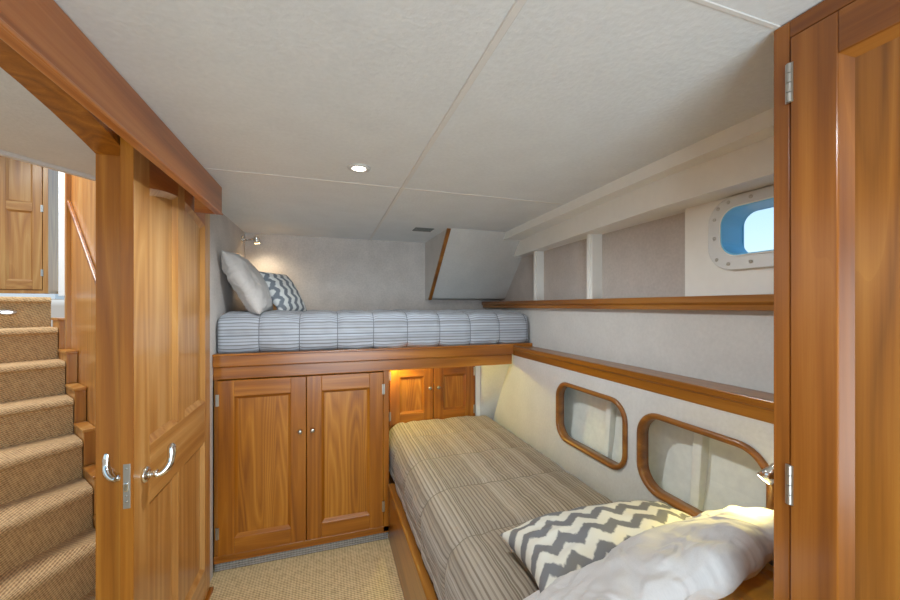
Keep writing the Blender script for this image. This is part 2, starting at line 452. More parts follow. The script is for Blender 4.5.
ring_x(hole, hole2, 1.28, 1.385).obj('window_lip', PAINT if False else BLUE, win)
ring_x(hole, rrect(.611, .928, .164, .332, .06), 1.279, 1.2845).obj('gasket', PAINT, win)
ring_x(rrect(.55, .99, .10, .36, .09), rrect(.62, .919, .169, .324, .045), 1.382, 1.388).obj('outer_rim', BLUE, win)
mb = MB(); mb.box(1.3885, 1.392, .56, .98, .11, .38); mb.obj('pane', GLASS, win)
for (y, z) in [(.948, .30), (.948, .235), (.94, .16), (.90, .142), (.83, .142), (.76, .142), (.69, .142), (.935, .335), (.9, .35), (.83, .35), (.76, .35), (.69, .35), (.63, .35), (.59, .30), (.59, .23), (.6, .16)]:
    mb = MB(); mb.rod((1.285, y, z), (1.2815, y, z), [(0, .006), (.7, .006), (1, .003)], n=10); mb.obj('screw', STEEL, win)
# side wall above the ledge, shelf and ledge
m = MB(); m.box(1.32, 1.36, -1.2, 3.0, -.40, -.012); struct(m, 'wall_right', LIN, 'plain off-white side wall between the wooden ledge and the shelf', 'wall')
def rail_y(name, prof, y0, y1, mat, bev, **k):
    mb = MB(); n = len(prof)
    mb.hexa([(x, y0, z) for x, z in prof], [(x, y1, z) for x, z in prof])
    o = mb.obj(name, mat, None, bev); return tag(o, **k)
rail_y('shelf', [(1.270, .036), (1.270, .012), (1.282, .004), (1.282, -.015), (1.45, -.015), (1.45, .030), (1.30, .030), (1.295, .036)], .49, 2.99, EDGE, .002,
       label='long narrow wooden shelf running below the porthole', cat='shelf')
rail_y('ledge', [(1.160, -.262), (1.160, -.285), (1.168, -.290), (1.168, -.327), (1.319, -.327), (1.319, -.272), (1.185, -.272), (1.182, -.262)], .49, 2.215, EDGE, .003,
       label='wooden ledge above the two rounded wall openings', cat='ledge')
# lower side wall with two openings
w1 = (1.223, 1.721, -.705, -.392); w2 = (.69, 1.171, -.715, -.40)
holed('wall_berth', [(.3, -1.1), (2.6, -1.1), (2.54, -.82), (2.23, -.325), (.3, -.325)],
      [rrect(w1[0] + .015, w1[1] - .015, w1[2] + .015, w1[3] - .015, .075), rrect(w2[0] + .015, w2[1] - .015, w2[2] + .015, w2[3] - .015, .085)], 1.17, 1.19, LIN,
      'off-white wall beside the lower bunk with two openings', 'wall')
m = MB(); ca = [Vector(p) for p in ((1.175, 2.215, -.3), (1.175, 2.575, -.90), (1.045, 2.503, -.90), (1.045, 2.503, -.3))]; gn = 8
m.add([ca[0].lerp(ca[3], i / gn).lerp(ca[1].lerp(ca[2], i / gn), j / gn) for i in range(gn + 1) for j in range(gn + 1)],
      [(i * (gn + 1) + j, (i + 1) * (gn + 1) + j, (i + 1) * (gn + 1) + j + 1, i * (gn + 1) + j + 1) for i in range(gn) for j in range(gn)], 0, None, True)
struct(m, 'wall_foot', LIN, 'shaded corner panel at the foot of the lower bunk', 'wall')
def rim(name, y0, y1, z0, z1, r, label):
    pts = rrect(y0 + .012, y1 - .012, z0 + .012, z1 - .012, r, 10); path = []
    cy, cz = (y0 + y1) / 2, (z0 + z1) / 2; n = len(pts)
    for i, (y, z) in enumerate(pts):
        a = pts[(i - 1) % n]; b = pts[(i + 1) % n]; t = Vector((0, b[0] - a[0], b[1] - a[1])).normalized()
        o = Vector((0, t.z, -t.y))
        path.append(((1.17, y, z), o, (-1, 0, 0)))
    mb = MB(); mb.sweep(path, [(.010, -.002), (.0115, .006), (.008, .011), (0, .0135), (-.008, .011), (-.0115, .004), (-.0115, -.028), (-.003, -.028), (-.003, -.002)])
    return struct(mb, name, RIM, label, 'opening frame')
rim('trim_9', *w1, .08, 'rounded wooden frame of the smaller wall opening nearer the foot')
rim('trim_10', *w2, .09, 'rounded wooden frame of the larger wall opening by the pillows')
# hull cavity seen through the openings
m = MB()
m.add([(1.275, .3, -.33), (1.30, 2.2, -.33), (1.27, 2.2, -.60), (1.25, .3, -.60), (1.20, .3, -1.0), (1.20, 2.2, -1.0)], [(0, 1, 2, 3), (3, 2, 5, 4)])
m.add([(1.19, .3, -.33), (1.19, 2.2, -.33), (1.30, 2.2, -.33), (1.275, .3, -.33)], [(0, 1, 2, 3)])
m.add([(1.19, 1.86, -.33), (1.30, 1.86, -.33), (1.30, 1.86, -1.0), (1.19, 1.86, -1.0)], [(0, 1, 2, 3)])
struct(m, 'wall_cavity', CUB, 'pale hull lining seen through the two wall openings', 'wall')
def rib(n, y, w, x0=1.245):
    mb = MB(); mb.hexa([(x0 - .05, y, -.99), (x0 - .05, y + w, -.99), (1.31, y + w, -.99), (1.31, y, -.99)], [(x0, y, -.332), (x0, y + w, -.332), (1.31, y + w, -.332), (1.31, y, -.332)])
    struct(mb, n, CUB, None, None, .004)
rib('trim_11', .955, .035); rib('trim_12', 1.40, .03, 1.25)
# sloping box in the far corner
m = MB()
yb, zb = 2.87, .062
m.hexa([(.767, 2.38, C0 + .002), (.767, yb, zb), (.767, 3.0, zb - .012), (.767, 3.0, C0 + .002)],
       [(1.46, 2.38, C0 + .002), (1.46, yb, zb), (1.46, 3.0, zb - .012), (1.46, 3.0, C0 + .002)])
struct(m, 'wall_sloped', LIN, 'sloping white boxed panel in the far ceiling corner', 'wall')
m = MB(); d = Vector((0, yb - 2.38, zb - C0)).normalized(); nrm = Vector((0, d.z, -d.y))
a = Vector((.767, 2.385, C0 - .002)); b = Vector((.767, yb + .012, zb - .012))
for s0 in [0]:
    q = [(-.004, -.012), (.022, -.012), (.022, .006), (-.004, .006)]
    m.hexa([a + Vector((x, 0, 0)) + nrm * y for x, y in q], [b + Vector((x, 0, 0)) + nrm * y for x, y in q])
struct(m, 'trim_13', EDGE, 'diagonal wooden edge strip of the sloping corner box', 'trim', .003)

# ---------------------------------------------------------------- header and sliding door
m = MB(); m.box(-.47, -.445, -1.2, 1.876, .402, C0 - .001, 0); m.box(-.545, -.47, 1.855, 1.876, .402, C0 - .001, 1); m.box(-.447, -.440, -1.2, 1.876, .400, .409, 0)
struct(m, 'trim_14', [HD['y'], HD['x']], 'thick reddish wooden header hiding the sliding door track', 'header', .003)

MD = plane_matrix((-.582, 0, 0), (0, 1, 0), (0, 0, 1), (1, 0, 0))      # u = Y, v = Z, w towards the cabin
dr = thing('door_1', (-.566, 1.72, -1.38), 'open sliding wooden door with arched panels and a chrome handle', 'door', None, 'structure')
T = .032; y0, y1 = 1.348, 2.101; zt, zbm = .512, -1.382
f = MB(MD); f.box(y0, 1.453, zbm, zt, 0, T, 0); f.box(2.023, y1, zbm, zt, 0, T, 0)
fo = f.obj('stile', DL['z'], dr, .0025)
f = MB(MD); f.box(y0 - .003, y0, zbm, zt, 0, T, 0); f.obj('shaded_edge', W['z'], dr)  # darker wood strip paints in the shade on the leaf's near edge
f = MB(MD); f.box(1.695, 1.768, zbm + .14, zt, 0, T - .001, 0); f.obj('mullion', DL['z'], dr, .002)
f = MB(MD); f.box(1.453, 2.023, -.64, -.45, 0, T - .0005); f.obj('middle_rail', DL['y'], dr, .002)
f = MB(MD); f.box(1.453, 2.023, zbm, -1.24, 0, T - .0005); f.obj('bottom_rail', DL['y'], dr, .002)
def arch_z(y): return .378 + .044 * math.cos((y - 1.731) / .29 * PI / 2)
f = MB(MD)
for (ya, yb2) in ((1.453, 1.695), (1.768, 2.023)):
    nn = 10; lo = [(ya + (yb2 - ya) * i / nn) for i in range(nn + 1)]
    poly = [(y, arch_z(y)) for y in lo] + [(yb2, zt), (ya, zt)]
    f.hexa([(y, z, 0) for y, z in poly], [(y, z, T - .0008) for y, z in poly])
f.obj('top_rail', HD['y'], dr, .0015)
for (ya, yb2) in ((1.453, 1.695), (1.768, 2.023)):
    for (za, zc, arched) in ((-.45, None, True), (-1.24, -.64, False)):
        p = MB(MD); nn = 10; r = .02
        ys = [ya + (yb2 - ya) * i / nn for i in range(nn + 1)]
        top = (lambda y: arch_z(y)) if arched else (lambda y: zc)
        outer = [(ya, za), (yb2, za)] + [(y, top(y)) for y in reversed(ys)]
        cy = (ya + yb2) / 2
        def ins(y, z, r): return (y + (r if y < cy - 1e-6 else -r) * min(1, abs(y - cy) / (yb2 - ya) * 2), z + (r if z < za + .001 else -r))
        inner = [ins(y, z, r) for y, z in outer]; n = len(outer)
        vs = [(y, z, T - .002) for y, z in outer] + [(y, z, T - .016) for y, z in inner]
        p.add(vs, [(i, (i + 1) % n, n + (i + 1) % n, n + i) for i in range(n)])
        p.obj('panel_moulding', DL['z'], dr)
        p = MB(MD); vs = [(y, z, T - .0155) for y, z in inner]
        p.add(vs, [tuple(range(n))]); p.add([(y, z, .008) for y, z in inner], [tuple(range(n))[::-1]])
        p.obj('panel', DL['z'] if True else None, dr)
f = MB(MD); f.box(1.452, 2.024, zbm + .13, zt, .005, .010); f.obj('backing_panel', DL['z'], dr)
# latch plate on the near edge
f = MB(); f.box(-.575, -.557, 1.3435, 1.349, -.60, -.468); lp = f.obj('latch_plate', STEEL, dr, .001)
f = MB(); f.box(-.572, -.561, 1.338, 1.347, -.548, -.522); f.obj('latch_bolt', CHROME, lp, .002)
for zz in (-.482, -.578, -.592 + .03):
    f = MB(); f.rod((-.566, 1.346, zz), (-.566, 1.342, zz), [(0, .004), (1, .003)], n=8); f.obj('screw', STEEL, lp)
def handle(side):
    sx = -.55 if side > 0 else -.582; s = side; yb_ = 1.415; zb_ = -.532
    h = MB()
    h.rod((sx, yb_, zb_), (sx + s * .014, yb_, zb_), [(0, .025), (.5, .025), (.8, .02), (1, .012)])
    h.rod((sx + s * .013, yb_, zb_), (sx + s * .034, yb_, zb_), [(0, .013), (.3, .010), (.8, .010), (1, .012)])
    pts = []; rs = []
    for k in range(22):
        t = k / 21; a = -PI / 2 + t * PI * .62
        pts.append((sx + s * (.036 + .036 * math.cos(a) * .9), yb_ - .012 + .03 * t, -.487 + .045 * math.sin(a) + (max(0, t - .7) * .08)))
        rs.append(.0075 + .0045 * math.sin(t * PI * .9) + (.002 if t > .8 else 0))
    rs[-1] = .005; rs[0] = .008
    h.tube(pts, rs, n=14)
    return h
for s in (1, -1): 
    o = handle(s).obj('handle', CHROME, dr); 
    if s > 0: o['label'] = 'curved chrome lever handle on the cabin side'
    else: o['label'] = 'curved chrome lever handle on the stair side'
m = MB(); m.box(-.62, -.535, 1.95, 2.11, -1.4, -1.384); struct(m, 'trim_15', W['y'], None, None, .003)

# ---------------------------------------------------------------- cupboard under the upper bunk
YF = 2.23
cab = thing('cupboard', (-.12, 2.5, -1.4), 'low two-door wooden cupboard beneath the upper bunk', 'cupboard')
f = MB()
f.box(-.566, -.547, YF, YF + .02, -1.34, -.32, 0); f.box(.311, .345, YF - .012, YF + .02, -1.34, -.385, 0)
f.box(-.547, .311, YF, YF + .02, -.39, -.32, 1); f.box(-.566, .345, YF - .012, YF + .02, -1.345, -1.305, 1)
f.box(-.115, -.105, YF + .002, YF + .02, -1.31, -.39, 0)
f.obj('face_frame', [W['z'], W['x']], cab, .003)
f = MB(); f.box(.325, .345, YF + .02, 2.92, -1.34, -.29); f.box(-.566, -.55, YF + .02, 2.98, -1.34, -.29); f.box(-.55, .325, 2.97, 2.98, -1.34, -.29); f.box(-.55, .325, YF + .03, 2.97, -1.34, -1.32)
f.obj('carcass', W['z'], cab)
f = MB(); f.box(-.566, .343, YF + .015, YF + .03, -1.399, -1.344); f.obj('toe_kick', TOEC, cab)['label'] = 'grey carpeted toe kick'
def cdoor(x0, x1, knob, hinge):
    M = FRONT(YF + .002) @ Matrix.Translation((x0, -1.303, 0)); w = x1 - x0 - .002; h = .912
    return panel_door(M, w, h, cab, [W['z'], W['x']], WP, .078, .085, .022, knob=(knob - x0, -.69 + 1.303), hinge=(hinge, [.12, h - .1]))
cdoor(-.546, -.114, -.146, 0.0); cdoor(-.112, .311, -.082, .423)
# upper bunk: front rail and base board
ub = thing('upper_bunk', (.375, 2.62, -.385), 'upper bunk frame with a long wooden front rail above the cupboards', 'bunk')
m = MB()
m.box(-.566, 1.165, 2.200, 2.229, -.318, -.250); m.box(-.566, 1.158, 2.212, 2.229, -.385, -.318)
m.box(-.566, 1.165, 2.195, 2.21, -.262, -.250); m.box(1.165, 1.318, 2.222, 2.25, -.30, -.250)
m.obj('front_rail', W['x'], ub, .004)
m = MB(); m.box(-.566, 1.318, 2.252, 2.998, -.288, -.276); m.obj('base_board', W['x'], ub)

# cupboard in the niche
nc = thing('niche_cupboard', (.7, 2.53, -.8), 'small two-door wooden cupboard at the foot of the lower bunk', 'cupboard')
YN = 2.5
f = MB(); f.box(.346, .392, YN, YN + .02, -.9, -.292, 0); f.box(1.0, 1.012, YN, YN + .02, -.9, -.292, 0); f.box(.392, 1.0, YN, YN + .02, -.41, -.292, 1); f.box(.392, 1.0, YN, YN + .02, -.9, -.80, 1)
f.box(.355, 1.012, YN + .02, 2.9, -.9, -.885, 1); f.box(.355, 1.012, 2.88, 2.9, -.885, -.292, 0)
f.obj('carcass', [W['z'], W['x']], nc, .002)
def ndoor(x0, x1, knob, hinge):
    M = FRONT(YN + .002) @ Matrix.Translation((x0, -.798, 0))
    return panel_door(M, x1 - x0 - .002, .386, nc, [W['z'], W['x']], WP, .068, .07, .018, knob=(knob - x0, .235), hinge=(hinge, [.06, .33]))
ndoor(.392, .695, .665, -.001); ndoor(.697, 1.0, .727, .303)
m = MB(); m.box(1.013, 1.049, YN - .005, YN + .02, -.9, -.292); struct(m, 'trim_16', PAINT, None, None, .003)

# ---------------------------------------------------------------- lower bunk
m = MB(); m.box(.345, .372, .1, 2.217, -1.4, -1.075); m.box(.338, .378, .1, 2.217, -1.075, -1.055)
lb = thing('lower_bunk', (.76, 1.35, -1.4), 'lower bunk frame with a low varnished side board along the carpet', 'bunk')
m.obj('side_board', EDGE, lb, .005)
m = MB(); m.box(.373, 1.155, .52, 2.495, -1.13, -1.108); m.obj('base_board', W['y'], lb)

def mattress(name, M, L, Wd, T, r, su, sv, mat, puff=.008, wrinkle=.004, seed=0, **k):
    """M maps (along, across, up); the cross section is a rounded box, closed at both ends by rounding"""
    nu = int(L / .012); a = []      # cross-section arc from bottom left over the top to bottom right
    def arc(n=8): return n
    sec = []
    rb = r * .6
    for i in range(9): t = PI * 1.5 - PI / 2 * i / 8; sec.append((rb + rb * math.cos(t), rb + rb * math.sin(t)))
    n2 = max(3, int((T - r - rb) / .012))
    for i in range(1, n2): sec.append((0, rb + (T - r - rb) * i / n2))
    for i in range(11): t = PI - PI / 2 * i / 10; sec.append((r + r * math.cos(t), T - r + r * math.sin(t)))
    n3 = int((Wd - 2 * r) / .014)
    for i in range(1, n3): sec.append((r + (Wd - 2 * r) * i / n3, T))
    for i in range(11): t = PI / 2 - PI / 2 * i / 10; sec.append((Wd - r + r * math.cos(t), T - r + r * math.sin(t)))
    for i in range(1, n2): sec.append((Wd, T - r - (T - r - rb) * i / n2))
    for i in range(9): t = -PI / 2 * i / 8; sec.append((Wd - rb + rb * math.cos(t), rb + rb * math.sin(t)))
    S = [0]
    for p, q in zip(sec, sec[1:]): S.append(S[-1] + math.hypot(q[0] - p[0], q[1] - p[1]))
    ns = len(sec); vs = []; re = min(r * .6, .035)
    top0 = next(i for i, q in enumerate(sec) if q[1] >= T - 1e-6); s0 = S[top0]
    us = []
    for i in range(nu + 1): us.append(L * i / nu)
    for i, u in enumerate(us):
        e = min(u, L - u); k_ = 0 if e >= re else re - math.sqrt(max(0, re * re - (re - e) ** 2))
        for j, (c, z) in enumerate(sec):
            # inset the section near the ends
            cc = min(max(c, k_), Wd - k_); zz = min(z, T - k_); zz = max(zz, k_ * .5)
            p0 = sec[max(j - 1, 0)]; p1 = sec[min(j + 1, ns - 1)]
            n_ = Vector((0, -(p1[1] - p0[1]), (p1[0] - p0[0]))); n_ = n_.normalized() if n_.length else Vector((0, 0, 1))
            du = abs(((u / su) + .5) % 1 - .5) * su; dv = abs((((S[j] - s0) / sv) + .5) % 1 - .5) * sv
            g = (1 - math.exp(-du / .018)) * (1 - math.exp(-dv / .018))
            nz = noise.noise(Vector((u * 6 + seed, S[j] * 6, 0))) * .9 + noise.noise(Vector((u * 17 + S[j] * 9, S[j] * 22 - u * 6, seed))) * .7
            h = puff * g + wrinkle * nz
            vs.append((u, cc + n_.y * h, zz + n_.z * h))
    fs = []; uvs = []
    for i in range(nu):
        for j in range(ns - 1):
            fs.append((i * ns + j, (i + 1) * ns + j, (i + 1) * ns + j + 1, i * ns + j + 1))
            uvs.append([(us[i], S[j] - s0), (us[i + 1], S[j] - s0), (us[i + 1], S[j + 1] - s0), (us[i], S[j + 1] - s0)])
        fs.append((i * ns, i * ns + ns - 1, (i + 1) * ns + ns - 1, (i + 1) * ns)); uvs.append([(0, 0)] * 4)
    for i in (0, nu):
        fs.append(tuple(i * ns + j for j in range(ns)) if i else tuple(i * ns + j for j in reversed(range(ns))))
        uvs.append([(q[1], q[0]) for q in (sec if i else reversed(sec))])
    mb = MB(M); mb.add(vs, fs, 0, uvs, True)
    return tag(mb.obj(name, mat), **k)
# upper: along X, front edge towards the camera side (across = +Y)
mattress('quilted_mattress', plane_matrix((-.562, 2.243, -.257), (1, 0, 0), (0, 1, 0), (0, 0, 1)), 1.868, .745, .212, .095, .205, .17, QU, .014, .010, 3,
         label='blue-grey striped quilted mattress on the upper bunk', cat='mattress')
# lower: along Y from the head, across = +X
mattress('quilted_mattress', plane_matrix((.374, .53, -1.086), (0, 1, 0), (1, 0, 0), (0, 0, 1)), 1.955, .772, .300, .12, .33, .27, QL, .010, .007, 11,
         label='brown-grey striped quilted mattress on the lower bunk', cat='mattress')

def pillow(name, L, Wd, T, loc, rot, mat, seed=0, pinch=.07, wr=.006, **k):
    n = 56; R = Euler([math.radians(a) for a in rot], 'XYZ').to_matrix().to_4x4(); R.translation = Vector(loc)
    mb = MB(R); vs = []; uv0 = {}
    def g(i): 
        t = -1 + 2 * i / n
        return math.sin(t * PI / 2) * .5 + t * .5
    idx = {}
    for side in (1, -1):
        for i in range(n + 1):
            for j in range(n + 1):
                if side < 0 and (i in (0, n) or j in (0, n)): idx[side, i, j] = idx[1, i, j]; continue
                u, v = g(i), g(j)
                x = L / 2 * u * (1 - pinch * (1 - v * v) * abs(u) ** 2); y = Wd / 2 * v * (1 - pinch * 1.2 * (1 - u * u) * abs(v) ** 2)
                e = (1 - abs(u) ** 2.4) * (1 - abs(v) ** 2.4)
                z = T / 2 * max(e, 0) ** .48
                ed = max(abs(u), abs(v)); 
                fold = noise.noise(Vector((x * 9 + seed, y * 9, side * 3))) * wr * 2.2 + noise.noise(Vector((x * 22 + y * 14, y * 20 - x * 9, seed + side))) * wr
                ang = math.atan2(v, u); fold += math.sin(ang * 17 + seed + 3 * noise.noise(Vector((x * 5, y * 5, seed)))) * wr * .8 * max(0, ed - .45) * (1 - ed) * 7
                z += fold * min(1, e * 6)
                idx[side, i, j] = len(vs); vs.append((x, y, z * side)); 
    fs = []; uvs = []
    for side in (1, -1):
        for i in range(n):
            for j in range(n):
                q = [(i, j), (i + 1, j), (i + 1, j + 1), (i, j + 1)]
                if side < 0: q.reverse()
                fs.append([idx[side, a, b] for a, b in q]); uvs.append([(g(a) * L / 2 + 1, g(b) * Wd / 2 + 1) for a, b in q])
    mb.add(vs, fs, 0, uvs, True)
    return tag(mb.obj(name, mat), **k)

# upper bunk pillows: (long axis, short axis, normal) after rotation
pillow('pillow', .39, .50, .15, (-.445, 2.50, .125), (0, 62, 0), WHITE, 2, label='white pillow leaning on the wall at the head of the upper bunk', cat='pillow')
pillow('pillow', .32, .34, .10, (-.43, 2.80, .09), (0, 62, 0), GOLD, 4, label='golden pillow showing between the white and the zigzag one on the upper bunk', cat='pillow')
pillow('pillow', .31, .28, .11, (-.275, 2.66, .085), (0, 58, -30), CHEV2, 8, wr=.003, label='blue-grey and white zigzag cushion propped up on the upper bunk', cat='cushion')
# lower bunk pillows
pillow('pillow', .58, .27, .13, (.86, .62, -.722), (0, -2, -4), GOLD, 21, label='golden pillow lying under the big white one on the lower bunk', cat='pillow')
pillow('pillow', .80, .32, .13, (.785, .71, -.650), (-30, -9, 1), WHITE, 31, wr=.008, label='big white pillow on top at the head of the lower bunk', cat='pillow')
pillow('pillow', .62, .30, .17, (.81, .895, -.702), (-6, -2, -6), CHEV, 15, wr=.005, label='grey and cream zigzag cushion beside the big white pillow of the lower bunk', cat='cushion')

# ---------------------------------------------------------------- wardrobe on the right
wd = thing('wardrobe', (1.1, .1, -1.4), 'tall wooden wardrobe filling the right edge beside the lower bunk', 'wardrobe')
f = MB(); f.box(.825, 1.158, -.75, .48, -1.4, C0 - .002); f.obj('carcass', WR['z'], wd)
f = MB(); f.box(.805, .825, .4545, .481, -1.4, C0 - .002, 0); f.box(.805, .825, -.75, .4545, .492, C0 - .002, 1); f.box(.805, .825, -.75, .4545, -1.4, -1.31, 1); f.box(.805, .825, -.75, -.1, -1.31, .492, 0)
f.obj('face_frame', [WR['z'], WR['y']], wd, .002)
MW = plane_matrix((.824, .4525, -1.306), (0, -1, 0), (0, 0, 1), (-1, 0, 0))
wdoor = panel_door(MW, .55, 1.796, wd, [WR['z'], WR['y']], WRP, .067, .07, .021)
# raised moulding bead and hinges of the wardrobe door
for zc in (.408, -.327, -1.1):
    hg = MB(); hg.box(.8015, .8045, .4475, .4595, zc - .036, zc + .036)
    for q in range(4): hg.tube([(.8015, .4535, zc - .035 + q * .0178), (.8015, .4535, zc - .035 + q * .0178 + .0165)], .0042, n=10)
    hg.obj('hinge', STEEL, wdoor)

# ---------------------------------------------------------------- lamps and vent
def downlight(x, y, label, watts):
    t = thing('downlight', (x, y, C0), label, 'ceiling light', 'ceiling downlights')
    mb = MB(); path = []
    for k in range(32):
        a = 2 * PI * k / 32; o = (math.cos(a), math.sin(a), 0)
        path.append(((x + .034 * o[0], y + .034 * o[1], C0), o, (0, 0, -1)))
    mb.sweep(path, [(-.010, .0005), (-.008, .005), (0, .007), (.008, .004), (.010, .0002)]); mb.obj('trim_ring', ALU, t)
    mb = MB(); mb.rod((x, y, C0 - .0005), (x, y, C0 - .004), [(0, .025), (.6, .024), (1, .018)]); mb.obj('lens', LENS, t)
    l = bpy.data.lights.new('downlight_lamp', 'SPOT'); l.energy = watts; l.spot_size = math.radians(174); l.spot_blend = .5; l.shadow_soft_size = .03
    l.color = (.86, .95, 1); lo = bpy.data.objects.new('downlight_lamp', l); COL.objects.link(lo); lo.parent = t; lo.location = (0, 0, -.012)
    return t
downlight(.112, 1.45, 'small round recessed ceiling light that is switched on', 38)
for (x, y) in ((.112, .15), (.75, -.35)): downlight(x, y, 'unseen ceiling light added behind the viewpoint as fill', 12)  # extra fixtures out of view, added to even out the lighting

v = thing('ceiling_vent', (.62, 2.50, C0), 'small grey rectangular vent in the ceiling before the sloping box', 'vent')
f = MB(); f.box(.555, .685, 2.43, 2.437, C0 - .004, C0); f.box(.555, .685, 2.528, 2.535, C0 - .004, C0); f.box(.555, .562, 2.43, 2.535, C0 - .004, C0); f.box(.678, .685, 2.43, 2.535, C0 - .004, C0); f.box(.616, .624, 2.43, 2.535, C0 - .004, C0)
f.obj('frame', VENT, v, .001)
f = MB(); f.box(.56, .68, 2.435, 2.53, C0 - .0012, C0 - .0002); f.obj('backing', DARK, v)
for i in range(6):
    f = MB(); yy = 2.446 + i * .0138; f.box(.562, .678, yy, yy + .006, C0 - .004, C0 - .001); f.obj('slat', VENT, v)

def reading_lamp(base, nrm_, joint, head, aim, label, watts, size=.016, hl=.05, tint=(1, .86, .28)):
    t = thing('reading_lamp', base, label, 'lamp')
    B = Vector(base); nv = Vector(nrm_); J = Vector(joint); Hd = Vector(head); A = (Vector(aim) - Hd).normalized()
    mb = MB(); mb.rod(B, B + nv * .014, [(0, .026), (.5, .026), (.8, .02), (1, .009)]); mb.obj('base', CHROME, t)
    mb = MB(); mb.tube([B + nv * .01, B + nv * .03, J, Hd - A * hl * .6], .0055); mb.obj('arm', CHROME, t)
    mb = MB(); e = Hd; s = Hd - A * hl
    mb.rod(s, e, [(0, size * .35), (.1, size * .75), (.25, size * .9), (.3, size * .8), (.36, size * .95), (.42, size * .85), (.5, size), (1, size * 1.25)]); hd = mb.obj('lamp_head', CHROME, t)
    mb = MB(); mb.rod(e - A * .002, e + A * .003, [(0, size * 1.05), (1, size * .9)]); mb.obj('bulb', WLENS, hd)
    l = bpy.data.lights.new('reading_bulb', 'SPOT'); l.energy = watts; l.color = tint; l.spot_size = math.radians(140); l.spot_blend = .9; l.shadow_soft_size = .02
    lo = bpy.data.objects.new('reading_bulb', l); COL.objects.link(lo); lo.parent = t
    lo.location = e + A * .01 - B; lo.rotation_euler = A.to_track_quat('-Z', 'Y').to_euler()
    return t
reading_lamp((-.567, 2.90, .46), (1, 0, 0), (-.53, 2.87, .455), (-.46, 2.83, .43), (-.42, 2.9, .1), 'chrome reading lamp on the wall above the upper bunk pillows', 3.6, .017, .05, (1, .86, .62))
reading_lamp((1.17, .56, -.42), (-1, 0, 0), (1.13, .58, -.43), (1.083, .668, -.452), (.92, .80, -.72), 'chrome reading lamp over the lower bunk pillows beside the wardrobe', 4.0, .015, .055)
# under-bunk light at the niche
t = thing('niche_light', (.40, 2.44, -.292), 'small warm light glowing under the upper bunk in the niche', 'light')
mb = MB(); mb.rod((.42, 2.42, -.289), (.42, 2.42, -.300), [(0, .028), (.7, .028), (1, .022)]); mb.obj('housing', STEEL, t)
mb = MB(); mb.rod((.42, 2.42, -.300), (.42, 2.42, -.303), [(0, .02), (1, .017)]); mb.obj('lens', WLENS, t)
l = bpy.data.lights.new('niche_bulb', 'POINT'); l.energy = 6; l.color = (.95, 1, .28); l.shadow_soft_size = .02
lo = bpy.data.objects.new('niche_bulb', l); COL.objects.link(lo); lo.parent = t; lo.location = (.03, -.02, -.05)

# ---------------------------------------------------------------- passage and stairs
m = MB(); m.hexa([(-.676, -1.2, .56), (-.676, 2.46, .56), (-1.155, 1.75, .56), (-3.0, -.99, .56)], [(-.676, -1.2, .62), (-.676, 2.46, .62), (-1.155, 1.75, .62), (-3.0, -.99, .62)])
struct(m, 'ceiling_passage', CEIL, 'low white ceiling beyond the arched doorway', 'ceiling')
m = MB(); dv = Vector((.56, .83, 0)).normalized(); nv = Vector((dv.y, -dv.x, 0)); a = Vector((-3.0, -.99, .545)); b = Vector((-.676, 2.46, .545))
q = [a, b, b + nv * .02, a + nv * .02]; m.hexa(q, [p + Vector((0, 0, .02)) for p in q]); struct(m, 'trim_17', BATM)
m = MB(); m.box(-3.2, -.6, -1.2, 4.5, -1.45, -1.401); struct(m, 'floor_passage', STAIRC, 'tan carpet at the foot of the stairs', 'floor')

